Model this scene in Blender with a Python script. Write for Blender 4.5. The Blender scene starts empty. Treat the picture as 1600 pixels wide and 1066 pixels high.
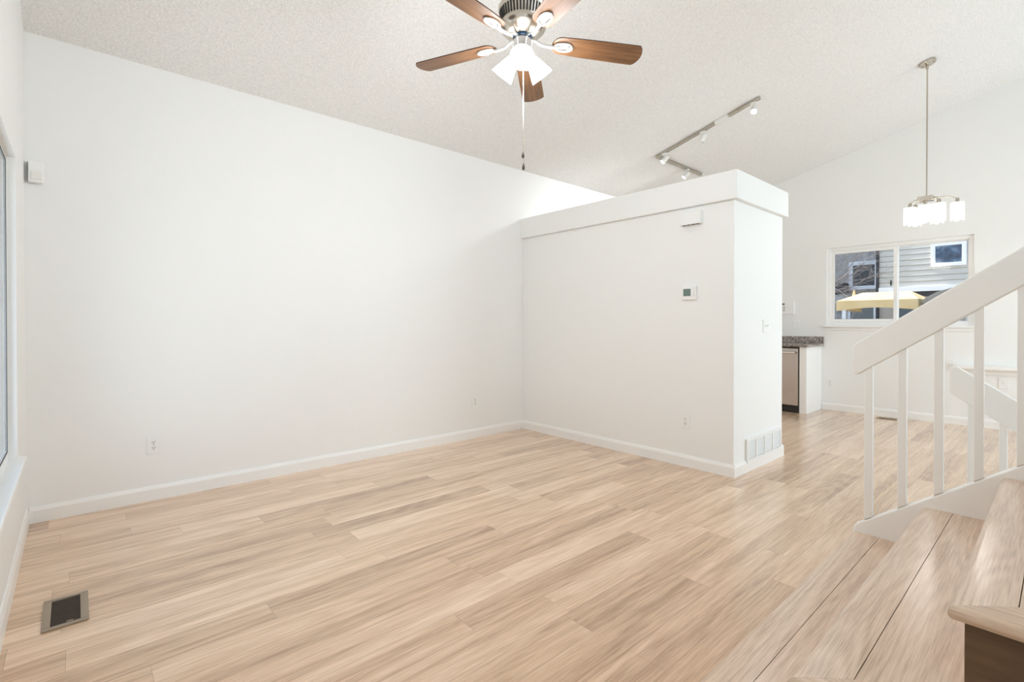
import bpy, bmesh, math, random
from mathutils import Vector, Matrix
random.seed(7)
C = bpy.context.scene.collection
sc = bpy.context.scene
R = math.radians

# ------------------------------------------------------------------ camera
H = 1.2
F_PX, CY = 770.05, 510.15
cam_d = bpy.data.cameras.new('camera')
cam = bpy.data.objects.new('camera', cam_d)
C.objects.link(cam)
cam_d.sensor_width = 36.0
cam_d.lens = 36.0 * F_PX / 1600.0
cam_d.shift_y = -(533.0 - CY) / 1600.0
cam_d.clip_start = 0.02
cam.location = (0, 0, H)
YAW, PITCH = R(48.3757), R(-0.365)
fwd = Vector((math.cos(YAW) * math.cos(PITCH), math.sin(YAW) * math.cos(PITCH), math.sin(PITCH)))
cam.rotation_euler = fwd.to_track_quat('-Z', 'Y').to_euler()
sc.camera = cam

# ------------------------------------------------------------------ room numbers
D = 4.1157      # long wall plane y
W = -0.2173     # near window wall plane x
P = 3.8258      # partition face x
PY = 1.7133     # partition end y
PT = 0.9776     # partition end length
FX = 7.8104     # far wall plane x
HC, SL = 2.9339, 0.2554   # ceiling height at the long wall, slope
YB = -2.5       # right wall plane y (out of frame)
SX = 2.83       # stair stringer face x
def ceil_z(y): return HC + SL * (D - y)

# ------------------------------------------------------------------ world, lights, exposure
wd = bpy.data.worlds.new('sky'); sc.world = wd; wd.use_nodes = True
nt = wd.node_tree; nt.nodes.clear()
out = nt.nodes.new('ShaderNodeOutputWorld'); bg = nt.nodes.new('ShaderNodeBackground')
tc = nt.nodes.new('ShaderNodeTexCoord'); sep = nt.nodes.new('ShaderNodeSeparateXYZ')
rmp = nt.nodes.new('ShaderNodeValToRGB')
rmp.color_ramp.elements[0].position = 0.45; rmp.color_ramp.elements[0].color = (0.55, 0.53, 0.50, 1)
rmp.color_ramp.elements[1].position = 1.0; rmp.color_ramp.elements[1].color = (0.35, 0.58, 0.95, 1)
e = rmp.color_ramp.elements.new(0.52); e.color = (0.86, 0.93, 1.0, 1)
mp = nt.nodes.new('ShaderNodeMapRange'); mp.inputs[1].default_value = -1; mp.inputs[2].default_value = 1
nt.links.new(tc.outputs['Generated'], sep.inputs[0]); nt.links.new(sep.outputs['Z'], mp.inputs[0])
nt.links.new(mp.outputs[0], rmp.inputs[0]); nt.links.new(rmp.outputs[0], bg.inputs[0])
bg.inputs[1].default_value = 1.7
nt.links.new(bg.outputs[0], out.inputs[0])

def lamp(name, kind, loc, energy, color=(1, 1, 1), **kw):
    d = bpy.data.lights.new(name, kind); o = bpy.data.objects.new(name, d); C.objects.link(o)
    o.location = loc; d.energy = energy; d.color = color
    for k, v in kw.items(): setattr(d, k, v)
    return o
sun = lamp('sun', 'SUN', (4, 6, 9), 6.5, (1.0, 0.95, 0.87), angle=R(0.6))
sun.rotation_euler = Vector((0.06, -0.70, -1.0)).to_track_quat('-Z', 'Y').to_euler()
# daylight at the seen near window and three openings added out of frame
def daylight(name, loc, direction, w, h, energy, color):
    o = lamp(name, 'AREA', loc, energy, color, shape='RECTANGLE', size=w, size_y=h)
    o.rotation_euler = Vector(direction).to_track_quat('-Z', 'Y').to_euler()
    return o
daylight('daylight_near_window', (W - 0.75, 2.9, 1.20), (1, 0, 0.55), 1.5, 1.6, 14, (0.74, 0.905, 1.0))
daylight('daylight_unseen_door', (6.2, YB - 0.45, 1.1), (0, 1, 0.2), 2.3, 2.1, 93, (0.74, 0.905, 1.0))  # area light outside an unseen door, put in to light the dining side
daylight('added_landing_fill', (2.9, YB - 0.45, 2.6), (0, 1, 0.5), 2.6, 2.2, 29, (0.74, 0.905, 1.0))  # fill from an unseen high opening added above the stairs
daylight('added_rear_fill', (0.65, -1.0, 1.75), (0, 1, 0.5), 1.3, 1.8, 8, (0.74, 0.905, 1.0))  # fill from an opening added behind the camera

sc.view_settings.view_transform = 'Standard'
sc.view_settings.look = 'None'
sc.view_settings.exposure = 0.13
sc.view_settings.gamma = 1.0
sc.view_settings.use_curve_mapping = False
sc.cycles.use_denoising = True
sc.cycles.max_bounces = 14
sc.cycles.diffuse_bounces = 8
sc.cycles.transparent_max_bounces = 16
sc.cycles.sample_clamp_indirect = 6
sc.cycles.caustics_reflective = False
sc.cycles.caustics_refractive = False

# ------------------------------------------------------------------ helpers
def MB(): return bmesh.new()
def box(bm, x0, x1, y0, y1, z0, z1, mat=None):
    vs = [bm.verts.new((x, y, z)) for z in (z0, z1) for y in (y0, y1) for x in (x0, x1)]
    if mat is not None:
        for v in vs: v.co = mat @ v.co
    for f in ((0, 2, 3, 1), (4, 5, 7, 6), (0, 1, 5, 4), (2, 6, 7, 3), (0, 4, 6, 2), (1, 3, 7, 5)):
        bm.faces.new([vs[i] for i in f])
    return vs
def prism(bm, pts, a0, a1, axis, mat=None):
    """2-D outline swept along an axis. axis x: pts=(y,z); y: pts=(x,z); z: pts=(x,y)."""
    def mk(a, p):
        v = {'x': (a, p[0], p[1]), 'y': (p[0], a, p[1]), 'z': (p[0], p[1], a)}[axis]
        v = Vector(v)
        return bm.verts.new(mat @ v if mat is not None else v)
    A = [mk(a0, p) for p in pts]; B = [mk(a1, p) for p in pts]
    n = len(pts)
    bm.faces.new(A[::-1]); bm.faces.new(B)
    for i in range(n):
        j = (i + 1) % n
        bm.faces.new((A[i], A[j], B[j], B[i]))
def lathe(bm, prof, seg=32, mat=None, caps=True):
    rings = []
    for r, z in prof:
        ring = []
        for i in range(seg):
            a = 2 * math.pi * i / seg
            v = Vector((r * math.cos(a), r * math.sin(a), z))
            ring.append(bm.verts.new(mat @ v if mat is not None else v))
        rings.append(ring)
    for a, b in zip(rings, rings[1:]):
        for i in range(seg):
            j = (i + 1) % seg
            bm.faces.new((a[i], a[j], b[j], b[i]))
    if caps:
        bm.faces.new(rings[0][::-1]); bm.faces.new(rings[-1])
def tube(bm, pts, rad, seg=10, cap=True):
    pts = [Vector(p) for p in pts]
    rads = rad if isinstance(rad, (list, tuple)) else [rad] * len(pts)
    rings = []
    t0 = (pts[1] - pts[0]).normalized()
    ref = Vector((0, 0, 1)) if abs(t0.z) < 0.9 else Vector((1, 0, 0))
    n = t0.cross(ref).normalized()
    for i, p in enumerate(pts):
        t = (pts[min(i + 1, len(pts) - 1)] - pts[max(i - 1, 0)]).normalized()
        n = (n - t * n.dot(t)).normalized(); b = t.cross(n)
        rings.append([bm.verts.new(p + (n * math.cos(2 * math.pi * k / seg) + b * math.sin(2 * math.pi * k / seg)) * rads[i]) for k in range(seg)])
    for a, b in zip(rings, rings[1:]):
        for i in range(seg):
            j = (i + 1) % seg
            bm.faces.new((a[i], a[j], b[j], b[i]))
    if cap:
        bm.faces.new(rings[0][::-1]); bm.faces.new(rings[-1])
def obj(name, bm, mat, parent=None, bevel=0, seg=2, smooth=False, loc=None):
    bmesh.ops.recalc_face_normals(bm, faces=bm.faces[:])
    me = bpy.data.meshes.new(name); bm.to_mesh(me); bm.free()
    if isinstance(mat, (list, tuple)):
        for m in mat: me.materials.append(m)
    else: me.materials.append(mat)
    o = bpy.data.objects.new(name, me); C.objects.link(o)
    if smooth:
        for p in me.polygons: p.use_smooth = True
        try: me.set_sharp_from_angle(angle=R(35))
        except Exception: pass
    if bevel:
        m = o.modifiers.new('bevel', 'BEVEL'); m.width = bevel; m.segments = seg; m.limit_method = 'ANGLE'; m.angle_limit = R(40)
    if parent is not None: o.parent = parent
    if loc is not None: o.location = loc
    return o
def thing(name, label, cat, loc=(0, 0, 0), rot=None, group=None):
    o = bpy.data.objects.new(name, None); C.objects.link(o)
    o.empty_display_size = 0.1
    o.location = loc
    if rot is not None: o.rotation_euler = rot
    o['label'] = label; o['category'] = cat
    if group: o['group'] = group
    return o
def tag(o, label, cat, group=None):
    o['label'] = label; o['category'] = cat
    if group: o['group'] = group
    return o
def struct(name, bm, mat, bevel=0, smooth=False):
    o = obj(name, bm, mat, bevel=bevel, smooth=smooth); o['kind'] = 'structure'; return o
def copy_tree(root):
    r = root.copy(); C.objects.link(r)
    for ch in list(root.children):
        c = ch.copy(); C.objects.link(c); c.parent = r
        for g in list(ch.children):
            d = g.copy(); C.objects.link(d); d.parent = c
    return r

# ------------------------------------------------------------------ materials
def pmat(name, color, rough=0.5, metal=0.0, spec=0.5, emit=None, estr=0.0):
    m = bpy.data.materials.new(name); m.use_nodes = True
    b = m.node_tree.nodes['Principled BSDF']
    b.inputs['Base Color'].default_value = (*color, 1)
    b.inputs['Roughness'].default_value = rough
    b.inputs['Metallic'].default_value = metal
    b.inputs['Specular IOR Level'].default_value = spec
    if emit:
        b.inputs['Emission Color'].default_value = (*emit, 1)
        b.inputs['Emission Strength'].default_value = estr
    return m
class NB:
    """small node builder"""
    def __init__(s, m): s.t = m.node_tree; s.n = s.t.nodes; s.b = s.n['Principled BSDF']
    def new(s, t, **kw):
        x = s.n.new(t)
        for k, v in kw.items(): setattr(x, k, v)
        return x
    def link(s, a, b): s.t.links.new(a, b)
    def math(s, op, a, b=None, c=None):
        x = s.n.new('ShaderNodeMath'); x.operation = op
        for i, v in enumerate((a, b, c)):
            if v is None: continue
            if isinstance(v, (int, float)): x.inputs[i].default_value = v
            else: s.link(v, x.inputs[i])
        return x.outputs[0]
    def comb(s, a, b, c):
        x = s.n.new('ShaderNodeCombineXYZ')
        for i, v in enumerate((a, b, c)):
            if isinstance(v, (int, float)): x.inputs[i].default_value = v
            else: s.link(v, x.inputs[i])
        return x.outputs[0]
    def noise(s, vec, scale, detail=3, rough=0.5, dist=0):
        x = s.n.new('ShaderNodeTexNoise')
        x.inputs['Scale'].default_value = scale; x.inputs['Detail'].default_value = detail
        x.inputs['Roughness'].default_value = rough; x.inputs['Distortion'].default_value = dist
        if vec is not None: s.link(vec, x.inputs['Vector'])
        return x.outputs['Fac']
    def ramp(s, fac, stops):
        x = s.n.new('ShaderNodeValToRGB'); cr = x.color_ramp
        cr.elements[0].position, cr.elements[0].color = stops[0][0], (*stops[0][1], 1)
        cr.elements[1].position, cr.elements[1].color = stops[-1][0], (*stops[-1][1], 1)
        for p, c in stops[1:-1]:
            e = cr.elements.new(p); e.color = (*c, 1)
        s.link(fac, x.inputs[0]); return x.outputs[0]
    def mix(s, fac, a, b, mode='MIX'):
        x = s.n.new('ShaderNodeMix'); x.data_type = 'RGBA'; x.blend_type = mode
        for sock, v in ((x.inputs[0], fac), (x.inputs[6], a), (x.inputs[7], b)):
            if isinstance(v, (int, float)): sock.default_value = v
            elif isinstance(v, tuple): sock.default_value = (*v, 1)
            else: s.link(v, sock)
        return x.outputs[2]
    def bump(s, h, strength, dist):
        x = s.n.new('ShaderNodeBump'); x.inputs['Strength'].default_value = strength; x.inputs['Distance'].default_value = dist
        s.link(h, x.inputs['Height']); s.link(x.outputs[0], s.b.inputs['Normal'])
    def objxyz(s):
        t = s.n.new('ShaderNodeTexCoord'); x = s.n.new('ShaderNodeSeparateXYZ')
        s.link(t.outputs['Object'], x.inputs[0]); return t.outputs['Object'], x.outputs

def srgb(r, g, b):
    f = lambda c: (c / 255 / 12.92) if c / 255 <= 0.04045 else ((c / 255 + 0.055) / 1.055) ** 2.4
    return (f(r), f(g), f(b))

def paint(name, color, rough=0.55, bump=0.04, scale=160):
    m = pmat(name, color, rough, spec=0.35); n = NB(m)
    v, _ = n.objxyz()
    n.bump(n.noise(v, scale, 3), bump, 0.004)
    return m
M = {}
M['wall'] = paint('wall_paint', (0.858, 0.862, 0.85))
M['trim'] = pmat('trim_paint', (0.88, 0.878, 0.862), 0.35)
M['rail'] = pmat('rail_paint', (0.86, 0.85, 0.82), 0.4)
M['ceiling'] = pmat('popcorn_ceiling', (0.82, 0.812, 0.79), 0.9, spec=0.1)
n = NB(M['ceiling']); v, _ = n.objxyz()
a = n.noise(v, 95, 3, 0.7); b_ = n.noise(v, 230, 2, 0.6)
hgt = n.math('ADD', a, n.math('MULTIPLY', b_, 0.6))
n.bump(hgt, 0.45, 0.006)
col = n.ramp(a, [(0.34, (0.74, 0.736, 0.727)), (0.62, (0.90, 0.897, 0.888))]); n.link(col, n.b.inputs['Base Color'])

def wood(name, cols, axis='x', pw=0.152, pl=1.22, seam=0.6, rough=0.42, gscale=1.0, planks=True, contrast=1.0, joint=True, spec=0.4, coat=0.0, g1w=1.25, g2w=0.55, rw=0.045):
    """axis: grain axis in object space; cols: three tones dark, mid, light"""
    m = pmat(name, cols[1], rough, spec=spec); n = NB(m); _, s = n.objxyz()
    n.b.inputs['Coat Weight'].default_value = coat; n.b.inputs['Coat Roughness'].default_value = 0.22
    u = {'x': s[0], 'y': s[1], 'z': s[2]}[axis]
    vv = s[1] if axis == 'x' else s[0]
    w3 = s[2] if axis != 'z' else s[1]
    if planks:
        row = n.math('FLOOR', n.math('DIVIDE', vv, pw))
        wn = n.new('ShaderNodeTexWhiteNoise', noise_dimensions='1D'); n.link(row, wn.inputs['W'])
        uu = n.math('ADD', n.math('DIVIDE', u, pl), n.math('MULTIPLY', wn.outputs['Value'], 7.31))
        colm = n.math('FLOOR', uu)
        w2 = n.new('ShaderNodeTexWhiteNoise', noise_dimensions='2D'); n.link(n.comb(row, colm, 0), w2.inputs['Vector'])
        rid = w2.outputs['Value']
    else:
        rid = n.math('MULTIPLY', n.math('FLOOR', n.math('MULTIPLY', vv, 0.0)), 1.0)
    off = n.math('MULTIPLY', rid, 43.7)
    g1 = n.noise(n.comb(n.math('ADD', n.math('MULTIPLY', u, 0.9 * gscale), off), n.math('MULTIPLY', vv, 15 * gscale), n.math('ADD', off, w3)), 1.0, 4, 0.55, 0.6)
    g2 = n.noise(n.comb(n.math('ADD', n.math('MULTIPLY', u, 7 * gscale), off), n.math('MULTIPLY', vv, 190 * gscale), n.math('ADD', off, n.math('MULTIPLY', w3, 60))), 1.0, 3, 0.6)
    ca = n.noise(n.comb(n.math('ADD', n.math('MULTIPLY', u, 0.55 * gscale), n.math('MULTIPLY', off, 1.7)), n.math('MULTIPLY', vv, 5.5 * gscale), off), 1.0, 1.5, 0.4)
    ring = n.math('SINE', n.math('MULTIPLY', ca, 95))
    t = n.math('ADD', n.math('MULTIPLY', n.math('SUBTRACT', g1, 0.5), g1w * contrast), 0.5)
    t = n.math('ADD', t, n.math('MULTIPLY', n.math('SUBTRACT', g2, 0.5), g2w * contrast))
    t = n.math('ADD', t, n.math('MULTIPLY', ring, rw * contrast))
    if planks: t = n.math('ADD', t, n.math('MULTIPLY', n.math('SUBTRACT', rid, 0.5), 0.36 * contrast))
    c = n.ramp(t, [(0.12, cols[0]), (0.5, cols[1]), (0.85, cols[2])])
    if planks:
        hue = n.math('FRACT', n.math('MULTIPLY', rid, 17.3))
        c = n.mix(n.math('MULTIPLY', hue, 0.30), c, n.mix(1.0, c, (0.97, 0.93, 0.95), 'MULTIPLY'))
        fv = n.math('FRACT', n.math('DIVIDE', vv, pw)); fu = n.math('FRACT', uu)
        ev = n.math('MINIMUM', fv, n.math('SUBTRACT', 1.0, fv)); eu = n.math('MINIMUM', fu, n.math('SUBTRACT', 1.0, fu))
        sv = n.math('LESS_THAN', ev, 0.0016 / pw); su = n.math('LESS_THAN', eu, 0.0011 / pl)
        sm = n.math('MAXIMUM', sv, su) if joint else sv
        c = n.mix(n.math('MULTIPLY', sm, seam), c, n.mix(1.0, c, (0.45, 0.40, 0.36), 'MULTIPLY'))
        h = n.math('SUBTRACT', n.math('MULTIPLY', g2, 0.25), sm)
    else: h = g2
    n.link(c, n.b.inputs['Base Color'])
    n.bump(h, 0.12, 0.002)
    return m
M['floor'] = wood('oak_plank_floor', [srgb(168, 132, 99), srgb(215, 180, 145), srgb(240, 212, 182)], 'x', contrast=0.9, seam=0.45, rough=0.30, spec=0.6, coat=0.95, g1w=1.15, g2w=0.9, rw=0.06)
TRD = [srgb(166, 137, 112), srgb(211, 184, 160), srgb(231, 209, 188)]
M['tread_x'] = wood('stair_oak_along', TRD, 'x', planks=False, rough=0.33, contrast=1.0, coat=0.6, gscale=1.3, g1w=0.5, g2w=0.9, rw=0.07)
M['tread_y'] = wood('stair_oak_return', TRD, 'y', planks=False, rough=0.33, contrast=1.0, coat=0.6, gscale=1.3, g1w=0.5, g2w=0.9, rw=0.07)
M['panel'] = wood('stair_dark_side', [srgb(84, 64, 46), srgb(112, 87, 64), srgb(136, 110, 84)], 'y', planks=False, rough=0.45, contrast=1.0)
M['blade'] = wood('fan_blade_walnut', [srgb(62, 41, 24), srgb(100, 68, 42), srgb(138, 100, 66)], 'x', planks=False, rough=0.35, gscale=2.2)
M['blade_edge'] = pmat('blade_dark_edge', srgb(70, 45, 30), 0.5)
M['nickel'] = pmat('brushed_nickel', (0.58, 0.53, 0.46), 0.25, 1.0)
M['chrome'] = pmat('polished_nickel', (0.82, 0.82, 0.82), 0.12, 1.0)
M['iron'] = pmat('satin_nickel', (0.78, 0.78, 0.77), 0.38, 1.0)
M['slot'] = pmat('dark_slot', (0.02, 0.017, 0.015), 0.6)
M['hub'] = pmat('dark_blue_hub', srgb(38, 62, 84), 0.35, 0.4)
M['shade'] = pmat('lit_frosted_glass', (0.95, 0.95, 0.93), 0.4, emit=(0.98, 0.99, 1.0), estr=11.0)
M['bulb'] = pmat('lit_bulb', (1, 1, 1), 0.4, emit=(1.0, 0.96, 0.9), estr=14.0)
M['soft_bulb'] = pmat('chandelier_bulb', (1, 1, 1), 0.4, emit=(1.0, 0.96, 0.9), estr=4.0)
M['crystal'] = pmat('lit_crystal', (0.95, 0.95, 0.93), 0.15, emit=(1.0, 0.975, 0.94), estr=1.15)
M['white_plastic'] = pmat('white_plastic', (0.858, 0.862, 0.85), 0.35)
M['ivory_plastic'] = pmat('ivory_plastic', (0.80, 0.79, 0.76), 0.4)
M['grey_plastic'] = pmat('grey_plastic', (0.5, 0.5, 0.49), 0.5)
M['lcd'] = pmat('thermostat_lcd', srgb(108, 126, 118), 0.25)
M['dark'] = pmat('dark_plastic', (0.025, 0.024, 0.022), 0.45)
M['steel'] = pmat('stainless_steel', (0.56, 0.50, 0.47), 0.27, 1.0)
M['black'] = pmat('black_trim', (0.012, 0.011, 0.01), 0.4)
M['bronze'] = pmat('taupe_metal', srgb(158, 143, 125), 0.38, 0.35)
M['bronze_dark'] = pmat('dark_louver', srgb(74, 62, 52), 0.45, 0.2)
M['vinyl'] = pmat('white_vinyl', (0.88, 0.88, 0.87), 0.3)
M['gasket'] = pmat('dark_gasket', (0.03, 0.03, 0.032), 0.5)
# speckled granite
M['granite'] = pmat('granite', (0.4, 0.38, 0.36), 0.18); n = NB(M['granite']); v, _ = n.objxyz()
vo = n.new('ShaderNodeTexVoronoi'); vo.inputs['Scale'].default_value = 120; n.link(v, vo.inputs['Vector'])
sp = n.new('ShaderNodeSeparateColor'); n.link(vo.outputs['Color'], sp.inputs[0])
n.link(n.ramp(sp.outputs[0], [(0.12, srgb(70, 62, 58)), (0.4, srgb(128, 116, 110)), (0.7, srgb(160, 150, 143)), (0.95, srgb(206, 198, 190))]), n.b.inputs['Base Color'])
# window glass: clear pane with a faint mirror
def glass(name, tint=(1, 1, 1), ior=1.30):
    m = bpy.data.materials.new(name); m.use_nodes = True; t = m.node_tree; t.nodes.clear()
    o = t.nodes.new('ShaderNodeOutputMaterial'); mx = t.nodes.new('ShaderNodeMixShader')
    tr = t.nodes.new('ShaderNodeBsdfTransparent'); gl = t.nodes.new('ShaderNodeBsdfGlossy'); fr = t.nodes.new('ShaderNodeFresnel')
    tr.inputs[0].default_value = (*tint, 1); gl.inputs['Roughness'].default_value = 0.0; fr.inputs[0].default_value = ior
    ge = t.nodes.new('ShaderNodeNewGeometry'); mr = t.nodes.new('ShaderNodeMapRange')
    mr.inputs[3].default_value = ior; mr.inputs[4].default_value = 1 / ior
    t.links.new(ge.outputs['Backfacing'], mr.inputs[0]); t.links.new(mr.outputs[0], fr.inputs[0])
    t.links.new(fr.outputs[0], mx.inputs[0]); t.links.new(tr.outputs[0], mx.inputs[1]); t.links.new(gl.outputs[0], mx.inputs[2])
    t.links.new(mx.outputs[0], o.inputs[0]); return m
M['glass'] = glass('window_glass')
M['far_glass'] = glass('tinted_window_glass', (0.95, 0.96, 0.96), 1.14)

# ------------------------------------------------------------------ setting: floor, walls, ceiling
T = 0.16
WX = W - T; FXO = FX + T; YO = YB - T; DO = D + T
HX0, HX1, HY1 = 2.90, 3.73, 0.445          # basement stair opening
bm = MB()
box(bm, WX, FXO, HY1, DO, -0.12, 0)
box(bm, WX, HX0, YO, HY1, -0.12, 0)
box(bm, HX1, FXO, YO, HY1, -0.12, 0)
struct('floor', bm, M['floor'])

def slope_pts(y0, y1, z0): return [(y0, z0), (y1, z0), (y1, ceil_z(y1)), (y0, ceil_z(y0))]
bm = MB(); box(bm, WX, FXO, D, DO, 0, ceil_z(D)); struct('wall_left', bm, M['wall'])
# near wall with the big window: opening y 1.05..3.522, z 0.51..2.037
NW = dict(y0=2.05, y1=3.522, z0=0.50, z1=2.037)
bm = MB()
prism(bm, slope_pts(NW['y1'], D, 0), WX, W, 'x'); prism(bm, slope_pts(YB, NW['y0'], 0), WX, W, 'x')
box(bm, WX, W, NW['y0'], NW['y1'], 0, NW['z0'])
prism(bm, [(NW['y0'], NW['z1']), (NW['y1'], NW['z1']), (NW['y1'], ceil_z(NW['y1'])), (NW['y0'], ceil_z(NW['y0']))], WX, W, 'x')
struct('wall_near', bm, M['wall'])
# far wall with the slider window
FW = dict(y0=0.716, y1=2.215, z0=1.165, z1=2.235)
bm = MB()
prism(bm, slope_pts(FW['y1'], D, 0), FX, FXO, 'x'); prism(bm, slope_pts(YB, FW['y0'], 0), FX, FXO, 'x')
box(bm, FX, FXO, FW['y0'], FW['y1'], 0, FW['z0'])
prism(bm, [(FW['y0'], FW['z1']), (FW['y1'], FW['z1']), (FW['y1'], ceil_z(FW['y1'])), (FW['y0'], ceil_z(FW['y0']))], FX, FXO, 'x')
struct('wall_far', bm, M['wall'])
# right wall, out of the frame, with openings added for landing and dining daylight
bm = MB()
ZT = ceil_z(YB)
def rw(x0, x1, z0, z1): box(bm, x0, x1, YO, YB, z0, z1)
rw(WX, 1.6, 0, ZT); rw(1.6, 4.2, 0, 1.6); rw(1.6, 4.2, 3.8, ZT)
rw(4.2, 5.05, 0, ZT); rw(5.05, 7.35, 2.25, ZT); rw(7.35, FXO, 0, ZT)
rw(5.05, 7.35, 0, 0.04)
struct('wall_right', bm, M['wall'])
bm = MB()
ZI = ceil_z(-0.5)  # unseen wall added behind the camera to cut bounce light, with lamp opening
box(bm, W, 0.05, -0.62, -0.50, 0, ZI); box(bm, 1.25, 1.42, -0.62, -0.50, 0, ZI); box(bm, 0.05, 1.25, -0.62, -0.50, 0, 0.8); box(bm, 0.05, 1.25, -0.62, -0.50, 2.7, ZI)
struct('wall_light_blocker', bm, M['wall'])
bm = MB()
TH = 0.2
prism(bm, [(YO, ceil_z(YO)), (DO, ceil_z(DO)), (DO, ceil_z(DO) + TH), (YO, ceil_z(YO) + TH)], WX, FXO, 'x')
struct('ceiling', bm, M['ceiling'])

# partition: L-shaped low wall around the kitchen, boxed ledge on top
Z0, Z1, LP = 2.160, 2.3814, 0.0362
PW = 0.13
bm = MB()
prism(bm, [(P, D), (P, PY), (P + PT, PY), (P + PT, PY + PW), (P + PW, PY + PW), (P + PW, D)], 0, Z0, 'z')
struct('wall_partition', bm, M['wall'], bevel=0.006)
bm = MB()
prism(bm, [(P - LP, D), (P - LP, PY - LP), (P + PT + LP, PY - LP), (P + PT + LP, PY + PW + LP), (P + PW + LP, PY + PW + LP), (P + PW + LP, D)], Z0, Z1, 'z')
struct('trim_1', bm, M['wall'], bevel=0.004)

# baseboards with a stepped top
def bprof(s): t = 0.013; return [(0, 0), (s * t, 0), (s * t, 0.074), (s * t * 0.72, 0.086), (s * t * 0.45, 0.097), (0, 0.097)]
bm = MB(); prism(bm, [(D + p[0], p[1]) for p in bprof(-1)], W + 0.013, P - 0.013, 'x'); struct('baseboard_left', bm, M['trim'])
bm = MB(); prism(bm, [(W + p[0], p[1]) for p in bprof(1)], YB, D, 'y'); struct('baseboard_near', bm, M['trim'])
bm = MB(); prism(bm, [(FX + p[0], p[1]) for p in bprof(-1)], YB, 2.262, 'y'); struct('baseboard_far', bm, M['trim'])
bm = MB()
prism(bm, [(P + p[0], p[1]) for p in bprof(-1)], PY - 0.013, D, 'y')
prism(bm, [(PY + p[0], p[1]) for p in bprof(-1)], P, P + PT + 0.013, 'x')
prism(bm, [(P + PT + p[0], p[1]) for p in bprof(1)], PY, PY + PW, 'y')
struct('baseboard_partition', bm, M['trim'])

# ------------------------------------------------------------------ windows
def frame_ring(bm, x0, x1, y0, y1, z0, z1, w, wb=None):
    wb = w if wb is None else wb
    box(bm, x0, x1, y0, y0 + w, z0, z1); box(bm, x0, x1, y1 - w, y1, z0, z1)
    box(bm, x0, x1, y0 + w, y1 - w, z0, z0 + wb); box(bm, x0, x1, y0 + w, y1 - w, z1 - w, z1)
win = bpy.data.objects.new('window_1', None); C.objects.link(win); win['kind'] = 'structure'; win.location = (W, 2.0, NW['z0'])
def under(o, p):
    o.parent = p; o.matrix_parent_inverse = Matrix.Translation(-Vector(p.location)); return o
bm = MB()
x0, x1 = W - 0.105, W - 0.034
frame_ring(bm, x0, x1, NW['y0'], NW['y1'], NW['z0'] + 0.005, NW['z1'], 0.022, 0.06)
box(bm, x0, x1, 2.74, 2.79, NW['z0'] + 0.06, NW['z1'] - 0.022)
under(obj('window_frame', bm, M['vinyl'], bevel=0.003), win)
bm = MB()
frame_ring(bm, W - 0.0425, W - 0.0405, NW['y0'] + 0.018, 2.742, NW['z0'] + 0.055, NW['z1'] - 0.018, 0.010)
frame_ring(bm, W - 0.0425, W - 0.0405, 2.788, NW['y1'] - 0.018, NW['z0'] + 0.055, NW['z1'] - 0.018, 0.010)
bmesh.ops.translate(bm, vec=(0.0075, 0, 0), verts=bm.verts)
under(obj('glazing_gasket', bm, M['gasket']), win)
for k, (a, b) in enumerate(((NW['y0'] + 0.025, 2.74), (2.79, NW['y1'] - 0.025))):
    bm = MB(); box(bm, W - 0.042, W - 0.037, a, b, NW['z0'] + 0.06, NW['z1'] - 0.022)
    under(obj('pane', bm, M['glass']), win)
bm = MB(); box(bm, W - 0.104, W + 0.030, 2.00, 3.63, NW['z0'] - 0.022, NW['z0'] + 0.008)
under(obj('window_sill', bm, M['trim'], bevel=0.006), win)

win2 = bpy.data.objects.new('window_2', None); C.objects.link(win2); win2['kind'] = 'structure'; win2.location = (FX, 1.46, FW['z0'])
xf0, xf1 = FX + 0.03, FX + 0.10
bm = MB()
frame_ring(bm, xf0, xf1, FW['y0'], FW['y1'], FW['z0'], FW['z1'], 0.045, 0.05)
under(obj('window_frame', bm, M['vinyl'], bevel=0.003), win2)
bm = MB()   # sliding sash, left
frame_ring(bm, xf0 + 0.01, xf0 + 0.035, 1.435, FW['y1'] - 0.045, FW['z0'] + 0.05, FW['z1'] - 0.045, 0.042)
s1 = under(obj('sash', bm, M['vinyl'], bevel=0.003), win2)
bm = MB()   # fixed side, thin bead
frame_ring(bm, xf0 + 0.037, xf0 + 0.057, FW['y0'] + 0.045, 1.44, FW['z0'] + 0.05, FW['z1'] - 0.045, 0.014)
under(obj('sash', bm, M['vinyl'], bevel=0.002), win2)
for a, b, x in ((1.47, FW['y1'] - 0.08, xf0 + 0.022), (FW['y0'] + 0.055, 1.43, xf0 + 0.047)):
    bm = MB(); box(bm, x, x + 0.004, a, b, FW['z0'] + 0.06, FW['z1'] - 0.055)
    under(obj('pane', bm, M['far_glass']), win2)
bm = MB(); frame_ring(bm, xf0 + 0.018, xf0 + 0.0215, 1.471, FW['y1'] - 0.083, FW['z0'] + 0.088, FW['z1'] - 0.083, 0.006)
under(obj('glazing_gasket', bm, M['gasket']), win2)
bm = MB(); prism(bm, [(1.492, 1.69), (1.502, 1.675), (1.507, 1.70), (1.507, 1.735), (1.502, 1.76), (1.492, 1.745)], xf0 - 0.012, xf0 + 0.012, 'x')
under(obj('sash_latch', bm, M['dark'], bevel=0.002), win2)
bm = MB()
box(bm, FX - 0.045, FX + 0.03, FW['y0'] - 0.025, FW['y1'] + 0.03, FW['z0'] - 0.020, FW['z0'] + 0.004)
box(bm, FX - 0.014, FX, FW['y0'] - 0.01, FW['y1'] + 0.012, FW['z0'] - 0.062, FW['z0'] - 0.020)
under(obj('window_sill', bm, M['trim'], bevel=0.004), win2)

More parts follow.
